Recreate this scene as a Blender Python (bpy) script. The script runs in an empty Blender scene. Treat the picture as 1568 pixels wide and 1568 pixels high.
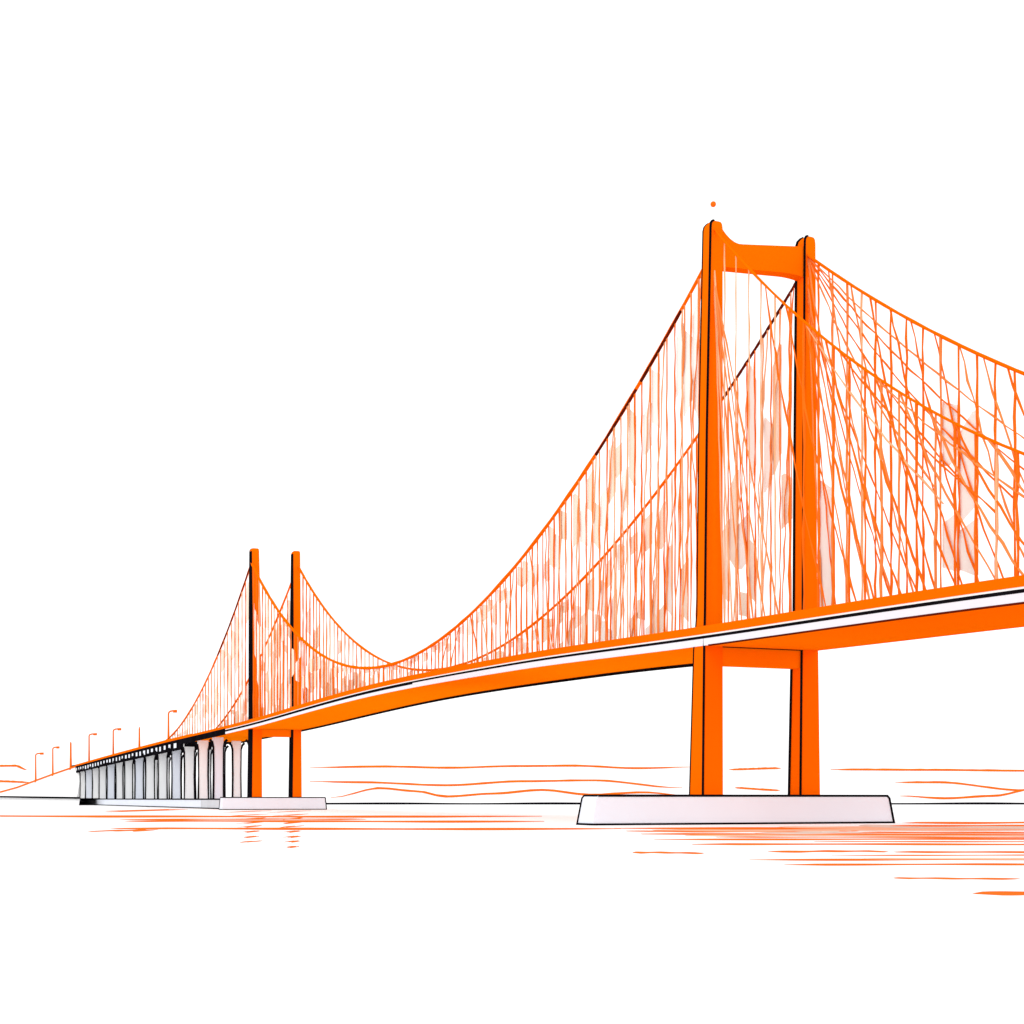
import bpy, math, random
from mathutils import Vector
random.seed(11)
S=bpy.context.scene
# ---------------------------------------------------------------- materials
def mat(name,col,var=0.03,scale=0.05):
    m=bpy.data.materials.new(name); m.use_nodes=True
    nt=m.node_tree; nt.nodes.clear()
    out=nt.nodes.new('ShaderNodeOutputMaterial')
    d=nt.nodes.new('ShaderNodeBsdfDiffuse'); d.inputs['Roughness'].default_value=0.0
    tc=nt.nodes.new('ShaderNodeTexCoord'); n=nt.nodes.new('ShaderNodeTexNoise')
    n.inputs['Scale'].default_value=scale; n.inputs['Detail'].default_value=3
    r=nt.nodes.new('ShaderNodeValToRGB')
    lo=[max(0,c*(1-var)) for c in col]; hi=[min(1,c*(1+var)) for c in col]
    r.color_ramp.elements[0].position=.35; r.color_ramp.elements[0].color=(*lo,1)
    r.color_ramp.elements[1].position=.65; r.color_ramp.elements[1].color=(*hi,1)
    nt.links.new(tc.outputs['Object'],n.inputs['Vector'])
    nt.links.new(n.outputs['Fac'],r.inputs['Fac'])
    nt.links.new(r.outputs['Color'],d.inputs['Color'])
    nt.links.new(d.outputs[0],out.inputs[0])
    return m
ORANGE=mat('orange_paint',(0.97,0.148,0.0003),.01)
UNDER=mat('orange_paint_shade_lift',(0.98,0.205,0.0003),.01)  # same orange, colour lightened to offset the shade under the deck
LINE1=mat('orange_hanger',(0.92,0.155,0.010),.10,.03)
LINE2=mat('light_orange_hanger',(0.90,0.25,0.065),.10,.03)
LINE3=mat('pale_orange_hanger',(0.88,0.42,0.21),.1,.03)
DRED=mat('dark_red_steel',(0.11,0.010,0.003),.3)
BLACK=mat('black_steel',(0.006,0.005,0.007),.3)
WHITE=mat('white_painted_steel',(0.90,0.90,0.90),.01)
CONC=mat('pale_concrete',(0.80,0.83,0.90),.01)
GREY=mat('grey_concrete',(0.52,0.51,0.53),.08)
STAIN=mat('weathered_concrete',(0.62,0.63,0.66),.05)
PEACH=mat('peach_wash',(0.88,0.74,0.60),.02)  # pale wash colour for the added panels between hangers
CREAM=mat('cream_wash',(0.90,0.85,0.79),.02)
WATER=mat('water_surface',(0.93,0.93,0.93),.005,.01)
LAND=mat('pale_land',(0.93,0.93,0.93),.005,.01)
RIP_REFL=mat('orange_ripple_reflection',(0.86,0.16,0.02),.12,.1)  # shared by ripples and the painted tower reflections
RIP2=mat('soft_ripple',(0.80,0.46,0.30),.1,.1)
BEIGE_SHADE=mat('sandy_ripple',(0.68,0.56,0.48),.1,.1)  # tone of the shading painted on the water by the pier

def empty(name):
    e=bpy.data.objects.new(name,None); S.collection.objects.link(e); return e
def mesh(name,v,f,m,parent=None):
    me=bpy.data.meshes.new(name); me.from_pydata([tuple(p) for p in v],[],f)
    me.materials.append(m); me.update()
    o=bpy.data.objects.new(name,me); S.collection.objects.link(o)
    if parent: o.parent=parent
    return o
def tubes(name,lines,m,r,parent=None,res=1):
    c=bpy.data.curves.new(name,'CURVE'); c.dimensions='3D'; c.bevel_depth=r
    c.bevel_resolution=res; c.use_fill_caps=True
    for l in lines:
        s=c.splines.new('POLY'); s.points.add(len(l)-1)
        for i,p in enumerate(l):
            if len(p)==2: q,rr=p
            else: q,rr=p,1
            s.points[i].co=(q[0],q[1],q[2],1); s.points[i].radius=rr
    c.materials.append(m)
    o=bpy.data.objects.new(name,c); S.collection.objects.link(o)
    if parent: o.parent=parent
    return o
# ---------------------------------------------------------------- bridge frame
DX,DY=-0.37797,0.92582
TX,TY=0.92582,0.37797
def P(u,v,z): return Vector((66+DX*u+TX*v, 499+DY*u+TY*v, z))
K=[(-500,47),(-330,54),(-150,61.4),(0,65.5),(162,70.3),(385,72.6),(700,68.2),(1115,66),(1500,63),(1900,59),(2100,57)]
def deck(u):
    for i in range(1,len(K)-2):
        if u<=K[i+1][0] or i==len(K)-3:
            p0,p1,p2,p3=K[i-1:i+3]; h=p2[0]-p1[0]; s=(u-p1[0])/h
            m1=(p2[1]-p0[1])/(p2[0]-p0[0])*h; m2=(p3[1]-p1[1])/(p3[0]-p1[0])*h
            return (2*s**3-3*s*s+1)*p1[1]+(s**3-2*s*s+s)*m1+(-2*s**3+3*s*s)*p2[1]+(s**3-s*s)*m2
SPAN=702; W=36.3
def cable(u,far):
    if u<0:
        s=min(1,-u/300.0); a,t=(.6,195) if far else (1.0,199)
        e=deck(-300); return e+(t-e)*(a*(1-s)**2+(1-a)*(1-s))
    if u<=SPAN:
        s=abs(u-SPAN/2)/(SPAN/2); return 82+107*s*s
    s=min(1,(u-SPAN)/412.0); e=deck(1114)
    return e+(189-e)*(.75*(1-s)**2+.25*(1-s))

bridge=empty('suspension_bridge')
def sweep(name,v0,v1,a,b,u0,u1,m,parent=bridge,step=10):
    n=max(2,int((u1-u0)/step)); V=[];F=[]
    for i in range(n+1):
        u=u0+(u1-u0)*i/n; z=deck(u)
        V+=[P(u,v0,z+a),P(u,v1,z+a),P(u,v1,z+b),P(u,v0,z+b)]
    for i in range(n):
        k=4*i
        for j in range(4):
            F.append((k+j,k+(j+1)%4,k+4+(j+1)%4,k+4+j))
    F+=[(0,3,2,1),(4*n,4*n+1,4*n+2,4*n+3)]
    return mesh(name,V,F,m,parent)
VE=930
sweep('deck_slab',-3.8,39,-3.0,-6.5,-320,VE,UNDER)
sweep('road_surface',-3.7,38.9,-2.4,-2.99,-320,VE,GREY)
sweep('near_parapet',-4.4,-3.82,0,-2.7,-320,VE,ORANGE)
sweep('near_fascia_upper',-4.3,-3.82,-2.71,-3.25,-320,VE,WHITE)
sweep('near_fascia_stripe',-4.36,-3.82,-3.26,-4.15,-320,300,BLACK)
sweep('near_fascia_stripe_span',-4.36,-3.82,-3.26,-4.75,300,VE,BLACK)
sweep('near_fascia',-4.3,-3.82,-4.16,-6.3,-320,300,CONC)
sweep('near_fascia_span',-4.3,-3.82,-4.76,-6.3,300,VE,CONC)
sweep('near_lower_edge',-4.36,-3.82,-6.31,-6.8,-320,-6,DRED)
sweep('near_lower_edge_span',-4.30,-3.82,-6.31,-6.5,-5.9,VE,CONC)
sweep('far_parapet',39.01,39.5,0,-5.9,-320,VE,ORANGE)
sweep('far_lower_edge',39.01,39.6,-5.91,-7.7,4,VE,BLACK)
sweep('side_span_lower_edge',39.01,39.6,-5.91,-6.6,-320,3,ORANGE)

# ---------------------------------------------------------------- towers
def leg(name,uc,prof,parent):
    V=[];F=[]
    for z,u0,u1,v0,v1 in prof:
        V+=[P(uc+u0,v0,z),P(uc+u0,v1,z),P(uc+u1,v1,z),P(uc+u1,v0,z)]
    n=len(prof)
    for i in range(n-1):
        k=4*i
        for j in range(4): F.append((k+j,k+(j+1)%4,k+4+(j+1)%4,k+4+j))
    F+=[(3,2,1,0),(4*n-4,4*n-3,4*n-2,4*n-1)]
    return mesh(name,V,F,ORANGE,parent)
def cap(prof):
    z,u0,u1,v0,v1=prof[-1]
    return prof+[(z+1.3,u0+.15,u1-.3,v0+.25,v1-.1),(z+2.1,u0+.5,u1-.9,v0+.9,v1-.3),(z+2.5,u0+1,u1-1.6,v0+1.8,v1-.9)]
nl=cap([(9.5,-2.9,6.0,-4.6,3.0),(58,-2.7,4.2,-4.0,3.0),(70,-2.7,2.6,-3.7,3.0),(130,-2.7,2.5,-3.0,3.0),(197.5,-2.7,2.2,-1.6,3.0)])
nr=cap([(9.5,-2.9,4.0,W-3.2,W+4.6),(58,-2.7,3.2,W-2.6,W+4.0),(70,-2.7,2.6,W-2.2,W+3.6),(130,-2.7,2.5,W-1.9,W+3.3),(197.5,-2.7,2.2,W-1.4,W+2.9)])
leg('near_tower_left_leg',0,nl,bridge); leg('near_tower_right_leg',0,nr,bridge)
fl=cap([(9.5,-3,3.2,-2.2,7.6),(70,-2.7,2.8,-1.4,7.4),(150,-2.7,2.6,-1.2,6.6),(197.5,-2.7,2.4,-.8,5.4)])
fr=cap([(9.5,-3,3.2,W-6.6,W+2.3),(70,-2.7,2.8,W-5.8,W+2),(150,-2.7,2.6,W-5.4,W+1.6),(197.5,-2.7,2.4,W-4.8,W+1.2)])
leg('far_tower_left_leg',SPAN,fl,bridge); leg('far_tower_right_leg',SPAN,fr,bridge)
def corner(prof,uc,ku,kv,off=0.0):
    return [P(uc+p[ku],p[kv]+off,p[0]) for p in prof]
tubes('near_tower_edge_lines',[corner(nl,0,1,3),corner(nr,0,1,3)],BLACK,.42,bridge)
tubes('near_tower_back_edges',[corner(nl,0,2,3),],BLACK,.30,bridge)
tubes('near_tower_right_back_edge',[corner(nr,0,2,3)],BLACK,.6,bridge)
def facing(name,uc,prof,w,m,lv):
    V=[];F=[]
    for z,u0,u1,v0,v1 in prof[:lv]:
        k=.3 if z>180 else (.8 if z>140 else 1)
        V+=[P(uc+u0-.15,v0-.15,z),P(uc+u0-.15,v0+w*k,z),P(uc+u1,v0-.15,z)]
    for i in range(lv-1):
        k=3*i; F+=[(k,k+1,k+4,k+3),(k+2,k,k+3,k+5)]
    mesh(name,V,F,m,bridge)
facing('far_tower_left_dark_panel',SPAN,fl,2.0,BLACK,4); facing('far_tower_right_dark_panel',SPAN,fr,1.7,BLACK,4)
tubes('far_tower_edge_lines',[corner(fl,SPAN,2,3)],BLACK,.4,bridge)
def box(name,u0,u1,v0,v1,z0,z1,m,parent=bridge):
    V=[P(a,b,c) for c in (z0,z1) for a,b in ((u0,v0),(u1,v0),(u1,v1),(u0,v1))]
    return mesh(name,V,[(0,1,2,3),(7,6,5,4),(0,4,5,1),(1,5,6,2),(2,6,7,3),(3,7,4,0)],m,parent)
V=[];F=[]
n=20; va,vb=2.95,W-1.3
for i in range(n+1):
    s=i/n; v=va+(vb-va)*s
    top=192.6+3.4*s+5.0*max(0,1-(v-va)/7.5)**2
    bot=184.9+1.6*s-1.0*max(0,1-(vb-v)/8.0)**2
    V+=[P(-2.3,v,top),P(2.0,v,top),P(2.0,v,bot),P(-2.3,v,bot)]
for i in range(n):
    k=4*i
    for j in range(4): F.append((k+j,k+(j+1)%4,k+4+(j+1)%4,k+4+j))
mesh('near_tower_upper_crossbeam',V,F,ORANGE,bridge)
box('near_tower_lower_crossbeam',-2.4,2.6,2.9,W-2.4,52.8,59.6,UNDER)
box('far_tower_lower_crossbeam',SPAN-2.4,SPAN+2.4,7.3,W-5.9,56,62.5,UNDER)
tubes('crossbeam_edge_lines',[[P(-2.6,3,59.0),P(-2.6,W-2.6,59.0)],[P(SPAN-2.6,5,62),P(SPAN-2.6,W-5,62)],
  [P(-2.6,W-3.1,10),P(-2.6,W-2.7,53)]],BLACK,.36,bridge)
tubes('beacon_mast',[[P(-.3,.8,199),P(-.3,.8,206)]],WHITE,.05,bridge)
bpy.ops.mesh.primitive_uv_sphere_add(segments=16,ring_count=10,radius=.95,location=P(-.3,.8,206))
b=bpy.context.object; b.name='beacon_light'; b.data.materials.append(LINE1); b.parent=bridge
# ---------------------------------------------------------------- piers
def pier(name,uc,hu,v0,v1,h,tp,parent):
    def ring(z,i): return [P(uc-hu+i*.4,v0+i,z),P(uc-hu+i*.4,v1-i,z),P(uc+hu-i*.4,v1-i,z),P(uc+hu-i*.4,v0+i,z)]
    R=[ring(-2,-.1),ring(0,0),ring(h-1.2,tp*.75),ring(h-.3,tp*1.1),ring(h,tp*1.5)]
    V=[q for r in R for q in r];F=[]
    for i in range(len(R)-1):
        k=4*i
        for j in range(4): F.append((k+j,k+(j+1)%4,k+4+(j+1)%4,k+4+j))
    k=4*(len(R)-1);F.append((k,k+1,k+2,k+3))
    mesh(name,V,F,CONC,parent)
    loops=[R[3]+[R[3][0]],R[1]+[R[1][0]],[R[1][3],R[2][3],R[3][3]],[R[1][1],R[2][1],R[3][1]]]
    loops[1]=[q+Vector((0,0,.25)) for q in loops[1]]
    tubes(name+'_outline',loops,BLACK,.44,parent)
pier('near_tower_pier',0,6,-46,69,9.8,2.0,bridge)
pier('far_tower_pier',SPAN,6,-23.5,57.5,9.8,1.0,bridge)
for i,(v,w,z) in enumerate([(-32,3,1.3),(-27,4,1.5),(-18,16,1.0),(-16,9,1.6),(-8,10,1.2),(1,7,.9),(-12,2,4.3),(47,5,1.1),(41,2,1.4)]):
    V=[P(-6.02+z*.1,v,z),P(-6.02+z*.1,v+w,z),P(-6.02+(z+.6)*.1,v+w-.4,z+.7),P(-6.02+(z+.6)*.1,v+.5,z+.6)]
    mesh('pier_stain_%d'%i,V,[(0,1,2,3)],STAIN,bridge)
# ---------------------------------------------------------------- main cables
def cline(v,u0,u1,far,dz=0,n=40,f0=1,f1=1):
    return [(P(u,v,cable(u,far)+dz),(f0+(f1-f0)*i/n)*(1+random.uniform(-.15,.15))) for i,u in [(i,u0+(u1-u0)*i/n) for i in range(n+1)]]
tubes('main_cables',[cline(0,-300,-.01,False,0,40,.85,.65),cline(0,0,SPAN,False,0,80,1.15,1.7),cline(0,SPAN,1114,False,0,40,1.4,1.4),
  cline(W,-300,-.01,True,0,40,.9,.9),cline(W,52,SPAN,True,0,80,.9,1.5),cline(W,SPAN,1114,True,0,40,1.4,1.4)],ORANGE,.58,bridge,2)
tubes('main_cable_dark_strand',[cline(W,0,54,True),cline(-.3,20,50,False,-.6),cline(-.3,54,88,False,-.6),
  cline(-.3,SPAN+5,SPAN+130,False,-.5)],DRED,.52,bridge,2)
# ---------------------------------------------------------------- hangers
groups={0:[],1:[],2:[]}
def wob(a,b,g,amp=.22,thick=1.0,bow=0.0):
    L=(b-a).length
    n=max(4,int(L/6)); pts=[]
    for i in range(n+1):
        s=i/n; q=a.lerp(b,s)
        k=amp*(0 if i in(0,n) else 1)*random.uniform(-1,1)+bow*math.sin(math.pi*s)
        pts.append((q+Vector((DX*k,DY*k,0)),thick*random.uniform(.6,1.35)))
    groups[g].append(pts)
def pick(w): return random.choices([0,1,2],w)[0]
HU={0:[],1:[]}
for v,far in ((0,False),(W,True)):
    H=HU[1 if far else 0]
    u=8.0
    while u<SPAN-6:
        th=1+.4*max(0,(u-350)/350)
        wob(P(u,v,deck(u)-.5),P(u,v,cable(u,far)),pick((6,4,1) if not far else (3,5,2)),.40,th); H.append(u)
        u+=random.uniform(5.2,7.0) if u<350 else random.uniform(8.5,11)
    u=SPAN+7
    while u<1100:
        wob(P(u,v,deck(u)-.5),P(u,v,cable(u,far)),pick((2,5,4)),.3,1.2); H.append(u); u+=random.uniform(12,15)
    u=-9
    while u>-290:
        c=pick((6,3,1))
        if not far and u>-64: c=0 if u<-44 else 2
        wob(P(u,v,deck(u)-.5),P(u,v,cable(u,far)),c,.38,1.15 if u<-44 or far else .8); H.append(u); u-=random.uniform(7.2,8.3)
    H.sort()
    u=-34 if not far else -2
    while u>-260:
        u2=u-random.uniform(33,40)
        wob(P(u,v,cable(u,far)),P(u2,v,deck(u2)-.4),0 if (not far and u>-80) else pick((5,4,1)),.5,.9,random.uniform(1,3))
        u-=random.uniform(10,13)
    if far:
        for k in (12,20,29,40,52,66):
            wob(P(-2.5,v,188-k*.2),P(-k,v,deck(-k)-.4),pick((3,4,3)),.4,.8,1)
        for k in (30,46,64,84,104):
            z1=deck(-k-40)+ (cable(-k-40,True)-deck(-k-40))*.45
            wob(P(-3,v,192),P(-k-40,v,z1),pick((2,5,2)),.4,.8,5)
    else:
        for k in (9,14,20,27,34,42):
            wob(P(-2.5,v,184-k*.1),P(-k,v,deck(-k)-.4),2 if k<20 else 1,.3,.85)
        for k in (70,90,112):
            z1=deck(-k-50)+(cable(-k-50,False)-deck(-k-50))*.5
            wob(P(-k*.8,v,cable(-k*.8,False)),P(-k-50,v,z1),pick((3,5,1)),.4,.8,3)
    u=6
    while u<260:
        u2=max(4,u+random.choice((-1,1,1))*random.uniform(5,14))
        wob(P(u,v,cable(u,far)),P(u2,v,deck(u2)-.4),pick((1,4,4)),.9,.85,random.uniform(-1.5,1.5)); u+=random.uniform(8,14) if far and u<70 else random.uniform(11,18)
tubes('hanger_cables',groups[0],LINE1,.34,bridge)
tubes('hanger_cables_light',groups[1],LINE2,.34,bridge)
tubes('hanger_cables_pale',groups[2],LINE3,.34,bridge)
# thin panels added between neighbouring hangers to carry a pale colour wash
VP=[];FP=[];VC=[];FC=[]
def panel(a,b,v,far,V,F,f0,f1):
    zt=min(cable(a,far),cable(b,far)); zb=max(deck(a),deck(b)); h=zt-zb
    if h<5: return
    lo=zb+h*f0; hi=zb+h*f1; m=7;k=len(V)
    for i in range(m+1):
        s=i/m; z=lo+(hi-lo)*s
        e=1 if 0<i<m else random.uniform(.0,.45)
        sh=random.choice((0,1-e))
        V+= [P(a+(b-a)*sh,v+.4,z),P(a+(b-a)*(sh+e),v+.4,z+random.uniform(-.5,.5))]
    for i in range(m): F.append((k+2*i,k+2*i+1,k+2*i+3,k+2*i+2))
for key,v,far in ((0,0,False),(1,W,True)):
    H=HU[key]
    for a,b in zip(H,H[1:]):
        if b-a>20: continue
        p=.55 if 300<a<500 else (.9 if a>=500 else (.85 if a>0 else .2))
        if not far and a<0: p=0
        if random.random()>p: continue
        for rep in range(random.choice((1,2,2))):
            lo,hi=(0.0,.8) if (far or a>500) else (.5,.8)
            f0=random.uniform(lo,hi); f1=min(.98,f0+random.uniform(.15,.5))
            if rep and far: f0,f1=f0*.3,f0*.3+random.uniform(.1,.25)
            elif rep: continue
            g=(VP,FP) if random.random()<(.7 if a>500 else (.5 if a>0 else 0)) else (VC,FC)
            panel(a,b,v+random.uniform(0,.3),far,*g,f0,f1)
mesh('wash_peach',VP,FP,PEACH,bridge); mesh('wash_cream',VC,FC,CREAM,bridge)
# ---------------------------------------------------------------- approach viaduct
via=empty('approach_viaduct')
U1=1905
sweep('viaduct_deck',-3.8,39,-2.0,-6.5,VE,U1,BLACK,via,20)
sweep('viaduct_parapet',-4.4,-3.82,0.6,-2.0,VE,U1,ORANGE,via,20)
sweep('viaduct_side_girder',-4.6,-3.82,-2.01,-12,VE+60,U1,BLACK,via,20)
sweep('viaduct_side_girder_end',-4.5,-3.82,-2.01,-7,VE-150,VE+60,BLACK,via,20)
V=[];F=[]
u=VE+80
while u<U1-15:
    z=deck(u); k=len(V); L=random.uniform(9,15); a=-5.0; c=-9+random.uniform(-.8,.8)
    V+=[P(u,-4.68,z+a),P(u+L,-4.68,z+a),P(u+L,-4.68,z+c),P(u,-4.68,z+c)]; F.append((k,k+1,k+2,k+3)); u+=L+random.uniform(13,21)
mesh('girder_windows',V,F,CONC,via)
colL=[]
i=0
u=842
while u<1870:
    for r,v in enumerate((2,32)):
        w=(9.5 if r==0 else 7.5)+random.uniform(-.8,.8); zt=deck(u)-6.4
        box('column_%d_%d'%(i,r),u-2,u+2,v-w/2,v+w/2,7.9,zt,WHITE if (i+r)%3 else CONC,via)
        zt-=2
        for sg in (-1,1):
            colL.append([(P(u-2.1,v+sg*w/2,8),random.uniform(.8,1.3)),(P(u-2.1,v+sg*(w/2-.3),30),random.uniform(.7,1.2)),(P(u-2.1,v+sg*w/2,zt-6),random.uniform(.8,1.2)),(P(u-2.1,v+sg*(w/2+1),zt-2),1.3),(P(u-2.1,v+sg*(w/2+3),zt),1.5)])
    if u>VE: box('cap_%d'%i,u-2.6,u+2.6,-2.5,36.5,deck(u)-9.5,deck(u)-6.55,BLACK,via)
    i+=1; u+=random.uniform(68,86)
tubes('column_edge_lines',colL,BLACK,.8,via)
box('abutment',U1-6,U1+40,-6,42,0,deck(U1)+.2,BLACK,via)
box('abutment_panel',U1-6.5,U1-6.1,2,10,8,42,CONC,via)
box('abutment_panel_b',U1-6.5,U1-6.1,28,36,8,40,CONC,via)
box('abutment_door',U1-6.5,U1-6.1,15,23,8,36,LINE1,via)
box('causeway',745,1925,-9,45,-1,8,CONC,via)
box('causeway_side',745,860,-9.3,-9.05,1,7.6,STAIN,via)
tubes('causeway_outline',[[P(744.5,-9,.3),P(1925,-9,.3)],[P(744.5,45,.3),P(744.5,-9,.3)],[P(744.5,-9,8.1),P(1925,-9,8.1)]],BLACK,.7,via)
# ---------------------------------------------------------------- approach road embankment (left)
ramp=[(-640,2238,60),(-665,2262,54.5),(-694,2270,45.5),(-723,2280,36),(-755,2290,25.5),(-784,2300,18.5),(-830,2310,12),(-900,2320,9)]
tubes('approach_road',[[ (Vector(p),1) for p in ramp]],LINE1,1.4,None,2)
V=[];F=[]
for x,y,z in ramp: V+=[(x,y-6-z*.4,7.5),(x,y,z-.8),(x,y+40,z-.8),(x,y+60+z,7.5)]
for i in range(len(ramp)-1):
    k=4*i
    for j in range(3):F.append((k+j,k+j+1,k+j+5,k+j+4))
F.append((0,1,2,3))
mesh('embankment_ground',V,F,LAND)
V=[(-2500,1900,-1),(-548,1900,-1),(-548,1905,9.2),(-2500,1905,11.2),(-2500,3300,11.2),(-548,3300,9.2)]
hl=mesh('headland_ground',V,[(0,1,2,3),(3,2,5,4)],LAND)
tubes('headland_edge',[[(Vector((-2500,1903,11.6)),1),(Vector((-700,1903,11.6)),1),(Vector((-548,1903,9.6)),1)]],BLACK,1.3,hl)
# ---------------------------------------------------------------- street lamps
def lamp(x,y,z,h,arm,r):
    L=[[(Vector((x,y,z-2)),1.5),(Vector((x,y,z+2)),1.3),(Vector((x,y,z+h*.5)),1),(Vector((x,y,z+h-2.5)),.9)]]
    if arm:
        L[0]+= [(Vector((x+.06*arm,y,z+h-1)),.9),(Vector((x+.25*arm,y,z+h)),.9),(Vector((x+.7*arm,y,z+h+.6)),.9),(Vector((x+arm,y,z+h+.6)),1)]
        L.append([(Vector((x+.55*arm,y,z+h-.5)),1.1),(Vector((x+arm,y,z+h-.6)),1.0)])
    else: L[0]+=[(Vector((x,y,z+h)),.5)]
    tubes('street_lamp',L,LINE1,r,None,2)
for a in [(-723,2280,35,42,12,1.15),(-694,2270,45,41,10,1.15),(-664.5,2262,54,40,0,1.5),(-600,2131,60,40,11,1.1),
          (-502,1891,61,35,10,1.0),(-418,1685,63,26,0,1.0),(-343.5,1502,66,30,8.5,.9)]: lamp(*a)
# ---------------------------------------------------------------- water & land
def sheet(name,x0,x1,y0,y1,z,m):
    return mesh(name,[(x0,y0,z),(x1,y0,z),(x1,y1,z),(x0,y1,z)],[(0,1,2,3)],m)
water=sheet('water',-30000,30000,-2000,40000,0,WATER)
shore=mesh('shore_ground',[(-500,2172,-1),(9000,2172,-1),(9000,2176,1.2),(-500,2176,1.2),(-500,20000,4),(9000,20000,4)],[(0,1,2,3),(3,2,5,4)],LAND)
tubes('shoreline_edge',[[(Vector((x,2171,1.3+.3*math.sin(x*.03))),1+.2*math.sin(x*.021)) for x in range(-300,3000,15)]],BLACK,1.7,shore)
RI=[]
def water_stroke(y,x0,x1,px,n,m): RI.append((y,x0,x1,px,n,m))
for r in [(450,108,200,2.0),(404,72,90,1.6),(372,60,130,1.0)]: water_stroke(*r,24,2)  # pale beige shading below the near pier, painted as flat strokes
for r in [(410,38,180,1.3),(345,40,150,1.0),(212,50,95,.8),(700,-200,-20,.7),(442,80,160,1.4)]: water_stroke(*r,24,1)
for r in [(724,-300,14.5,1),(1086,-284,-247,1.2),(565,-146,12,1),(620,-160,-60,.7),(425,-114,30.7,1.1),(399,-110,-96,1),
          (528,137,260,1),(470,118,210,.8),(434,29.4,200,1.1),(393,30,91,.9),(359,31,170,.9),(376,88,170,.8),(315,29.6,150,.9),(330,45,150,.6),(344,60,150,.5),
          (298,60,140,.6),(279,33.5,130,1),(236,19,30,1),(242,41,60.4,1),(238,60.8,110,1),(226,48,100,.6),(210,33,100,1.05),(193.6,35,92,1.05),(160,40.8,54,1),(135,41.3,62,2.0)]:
    water_stroke(*r,24,0)
for c,w,ys in ((-.1735,.0048,(1010,790,640,530,460,388,335,298)),(-.1460,.0045,(1000,790,640,530,460,388,335,298,265))):  # far tower leg reflections, painted as dashes on the water
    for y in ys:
        k=random.uniform(.75,1.15); water_stroke(y,(c-w*k)*y,(c+w*k)*y,.9,8,0)
RI.sort()
VV=[[],[],[]];FF=[[],[],[]]
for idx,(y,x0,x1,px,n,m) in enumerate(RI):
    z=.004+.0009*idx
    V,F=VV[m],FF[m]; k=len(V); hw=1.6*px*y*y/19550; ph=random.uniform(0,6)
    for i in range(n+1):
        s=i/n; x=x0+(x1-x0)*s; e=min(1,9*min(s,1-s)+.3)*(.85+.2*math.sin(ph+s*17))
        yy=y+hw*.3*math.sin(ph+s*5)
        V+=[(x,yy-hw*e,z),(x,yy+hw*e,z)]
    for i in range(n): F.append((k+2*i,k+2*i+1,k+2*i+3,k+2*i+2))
for nm,m,V,F in zip(('ripples_reflections','soft_ripples','beige_shading_strokes'),(RIP_REFL,RIP2,BEIGE_SHADE),VV,FF): mesh(nm,V,F,m,water)
# ---------------------------------------------------------------- hills
hills=empty('hills')
def hill(name,y,pts,segs,r):
    def zz(x):
        for a,b in zip(pts,pts[1:]):
            if x<=b[0]:
                s=(x-a[0])/(b[0]-a[0]); s=s*s*(3-2*s); return a[1]+(b[1]-a[1])*s
        return pts[-1][1]
    xs=[pts[0][0]+(pts[-1][0]-pts[0][0])*i/160 for i in range(161)]
    V=[];F=[]
    for x in xs:
        z=zz(x); V+=[(x,y-z*3,0),(x,y-z*.8,z*.75),(x,y,z),(x,y+z*4,0)]
    for i in range(160):
        k=4*i
        for j in range(3):F.append((k+j,k+j+1,k+j+5,k+j+4))
    mesh(name,V,F,LAND,hills)
    T=[]
    for a,b in segs:
        n=30; T.append([(Vector((a+(b-a)*i/n,y-1,zz(a+(b-a)*i/n)+r*.6)),min(1,.25+6*min(i/n,1-i/n))*random.uniform(.8,1.15)) for i in range(n+1)])
    tubes(name+'_ridge_path',T,LINE1,r,hills,2)
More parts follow.
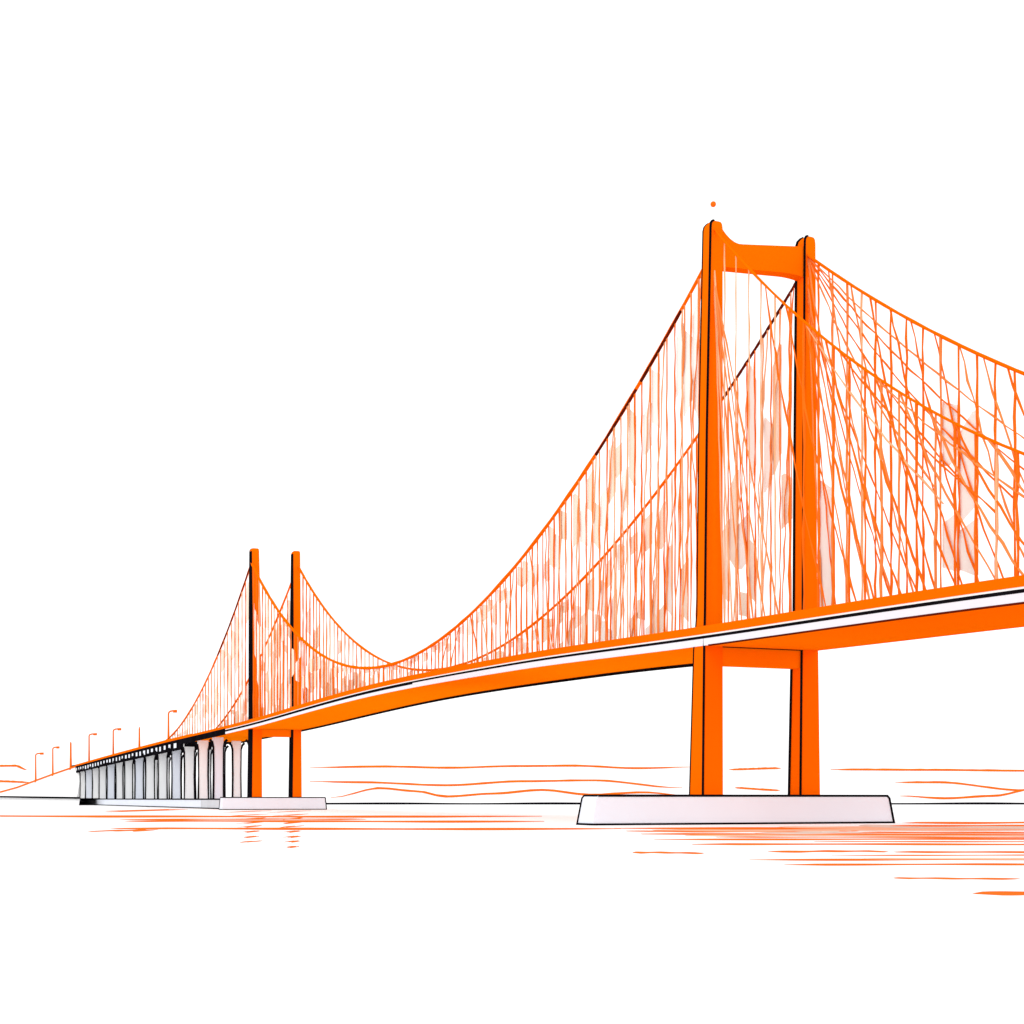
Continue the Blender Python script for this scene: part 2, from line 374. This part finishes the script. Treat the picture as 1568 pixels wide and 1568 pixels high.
hill('back_hill',3600,[(-1300,84),(-1190,86),(-1160,76),(-900,60),(-490,82),(-300,84),(-150,81),(0,85),(150,86),(300,80),(430,83),(520,77),(640,80),(780,77),(1000,76),(1230,74),(1700,60)],
     [(-1300,-1163),(-484,425),(520,645),(763,1300)],2.7)
hill('middle_hill',3000,[(-1200,40),(-1023,42),(-960,40),(-700,20),(-410,42),(-300,40),(-130,34),(20,42),(160,44),(340,29),(420,30),(540,24),(760,40),(850,40),(1020,24),(1300,20)],
     [(-1100,-965),(-404,340),(445,535),(765,1100)],2.2)
hill('front_hill',2500,[(-400,3),(-302,9),(-220,25),(-160,20),(-110,11),(-30,16),(50,22),(130,14),(220,18),(300,12),(420,14),(560,8),(650,12),(720,8),(800,12),(870,24),(1000,30),(1200,20)],
     [(-302,285),(645,1100)],1.9)
# ---------------------------------------------------------------- light, sky, camera
w=bpy.data.worlds.new('World'); S.world=w; w.use_nodes=True
nt=w.node_tree; nt.nodes.clear()
o=nt.nodes.new('ShaderNodeOutputWorld'); a=nt.nodes.new('ShaderNodeAddShader')
b1=nt.nodes.new('ShaderNodeBackground'); b1.inputs[0].default_value=(1,1,1,1); b1.inputs[1].default_value=1.26
b2=nt.nodes.new('ShaderNodeBackground'); b2.inputs[1].default_value=0.008
sk=nt.nodes.new('ShaderNodeTexSky'); sk.sky_type='NISHITA'; sk.sun_disc=False
sk.sun_elevation=math.radians(50); sk.sun_rotation=math.radians(200)
nt.links.new(sk.outputs[0],b2.inputs[0]); nt.links.new(b1.outputs[0],a.inputs[0]); nt.links.new(b2.outputs[0],a.inputs[1]); nt.links.new(a.outputs[0],o.inputs[0])
sun=bpy.data.lights.new('sun','SUN'); sun.energy=.3; sun.angle=math.radians(25); sun.color=(1,.97,.93)
so=bpy.data.objects.new('sun',sun); S.collection.objects.link(so); so.rotation_euler=(math.radians(40),0,math.radians(-20))
cam=bpy.data.cameras.new('camera'); cam.lens=2300/1568*36; cam.sensor_width=36; cam.shift_y=439/1568
cam.clip_end=60000; cam.clip_start=.5
co=bpy.data.objects.new('camera',cam); S.collection.objects.link(co); co.location=(0,0,8.5); co.rotation_euler=(math.radians(90),0,0)
S.camera=co
S.view_settings.view_transform='Standard'; S.view_settings.look='None'; S.view_settings.exposure=0
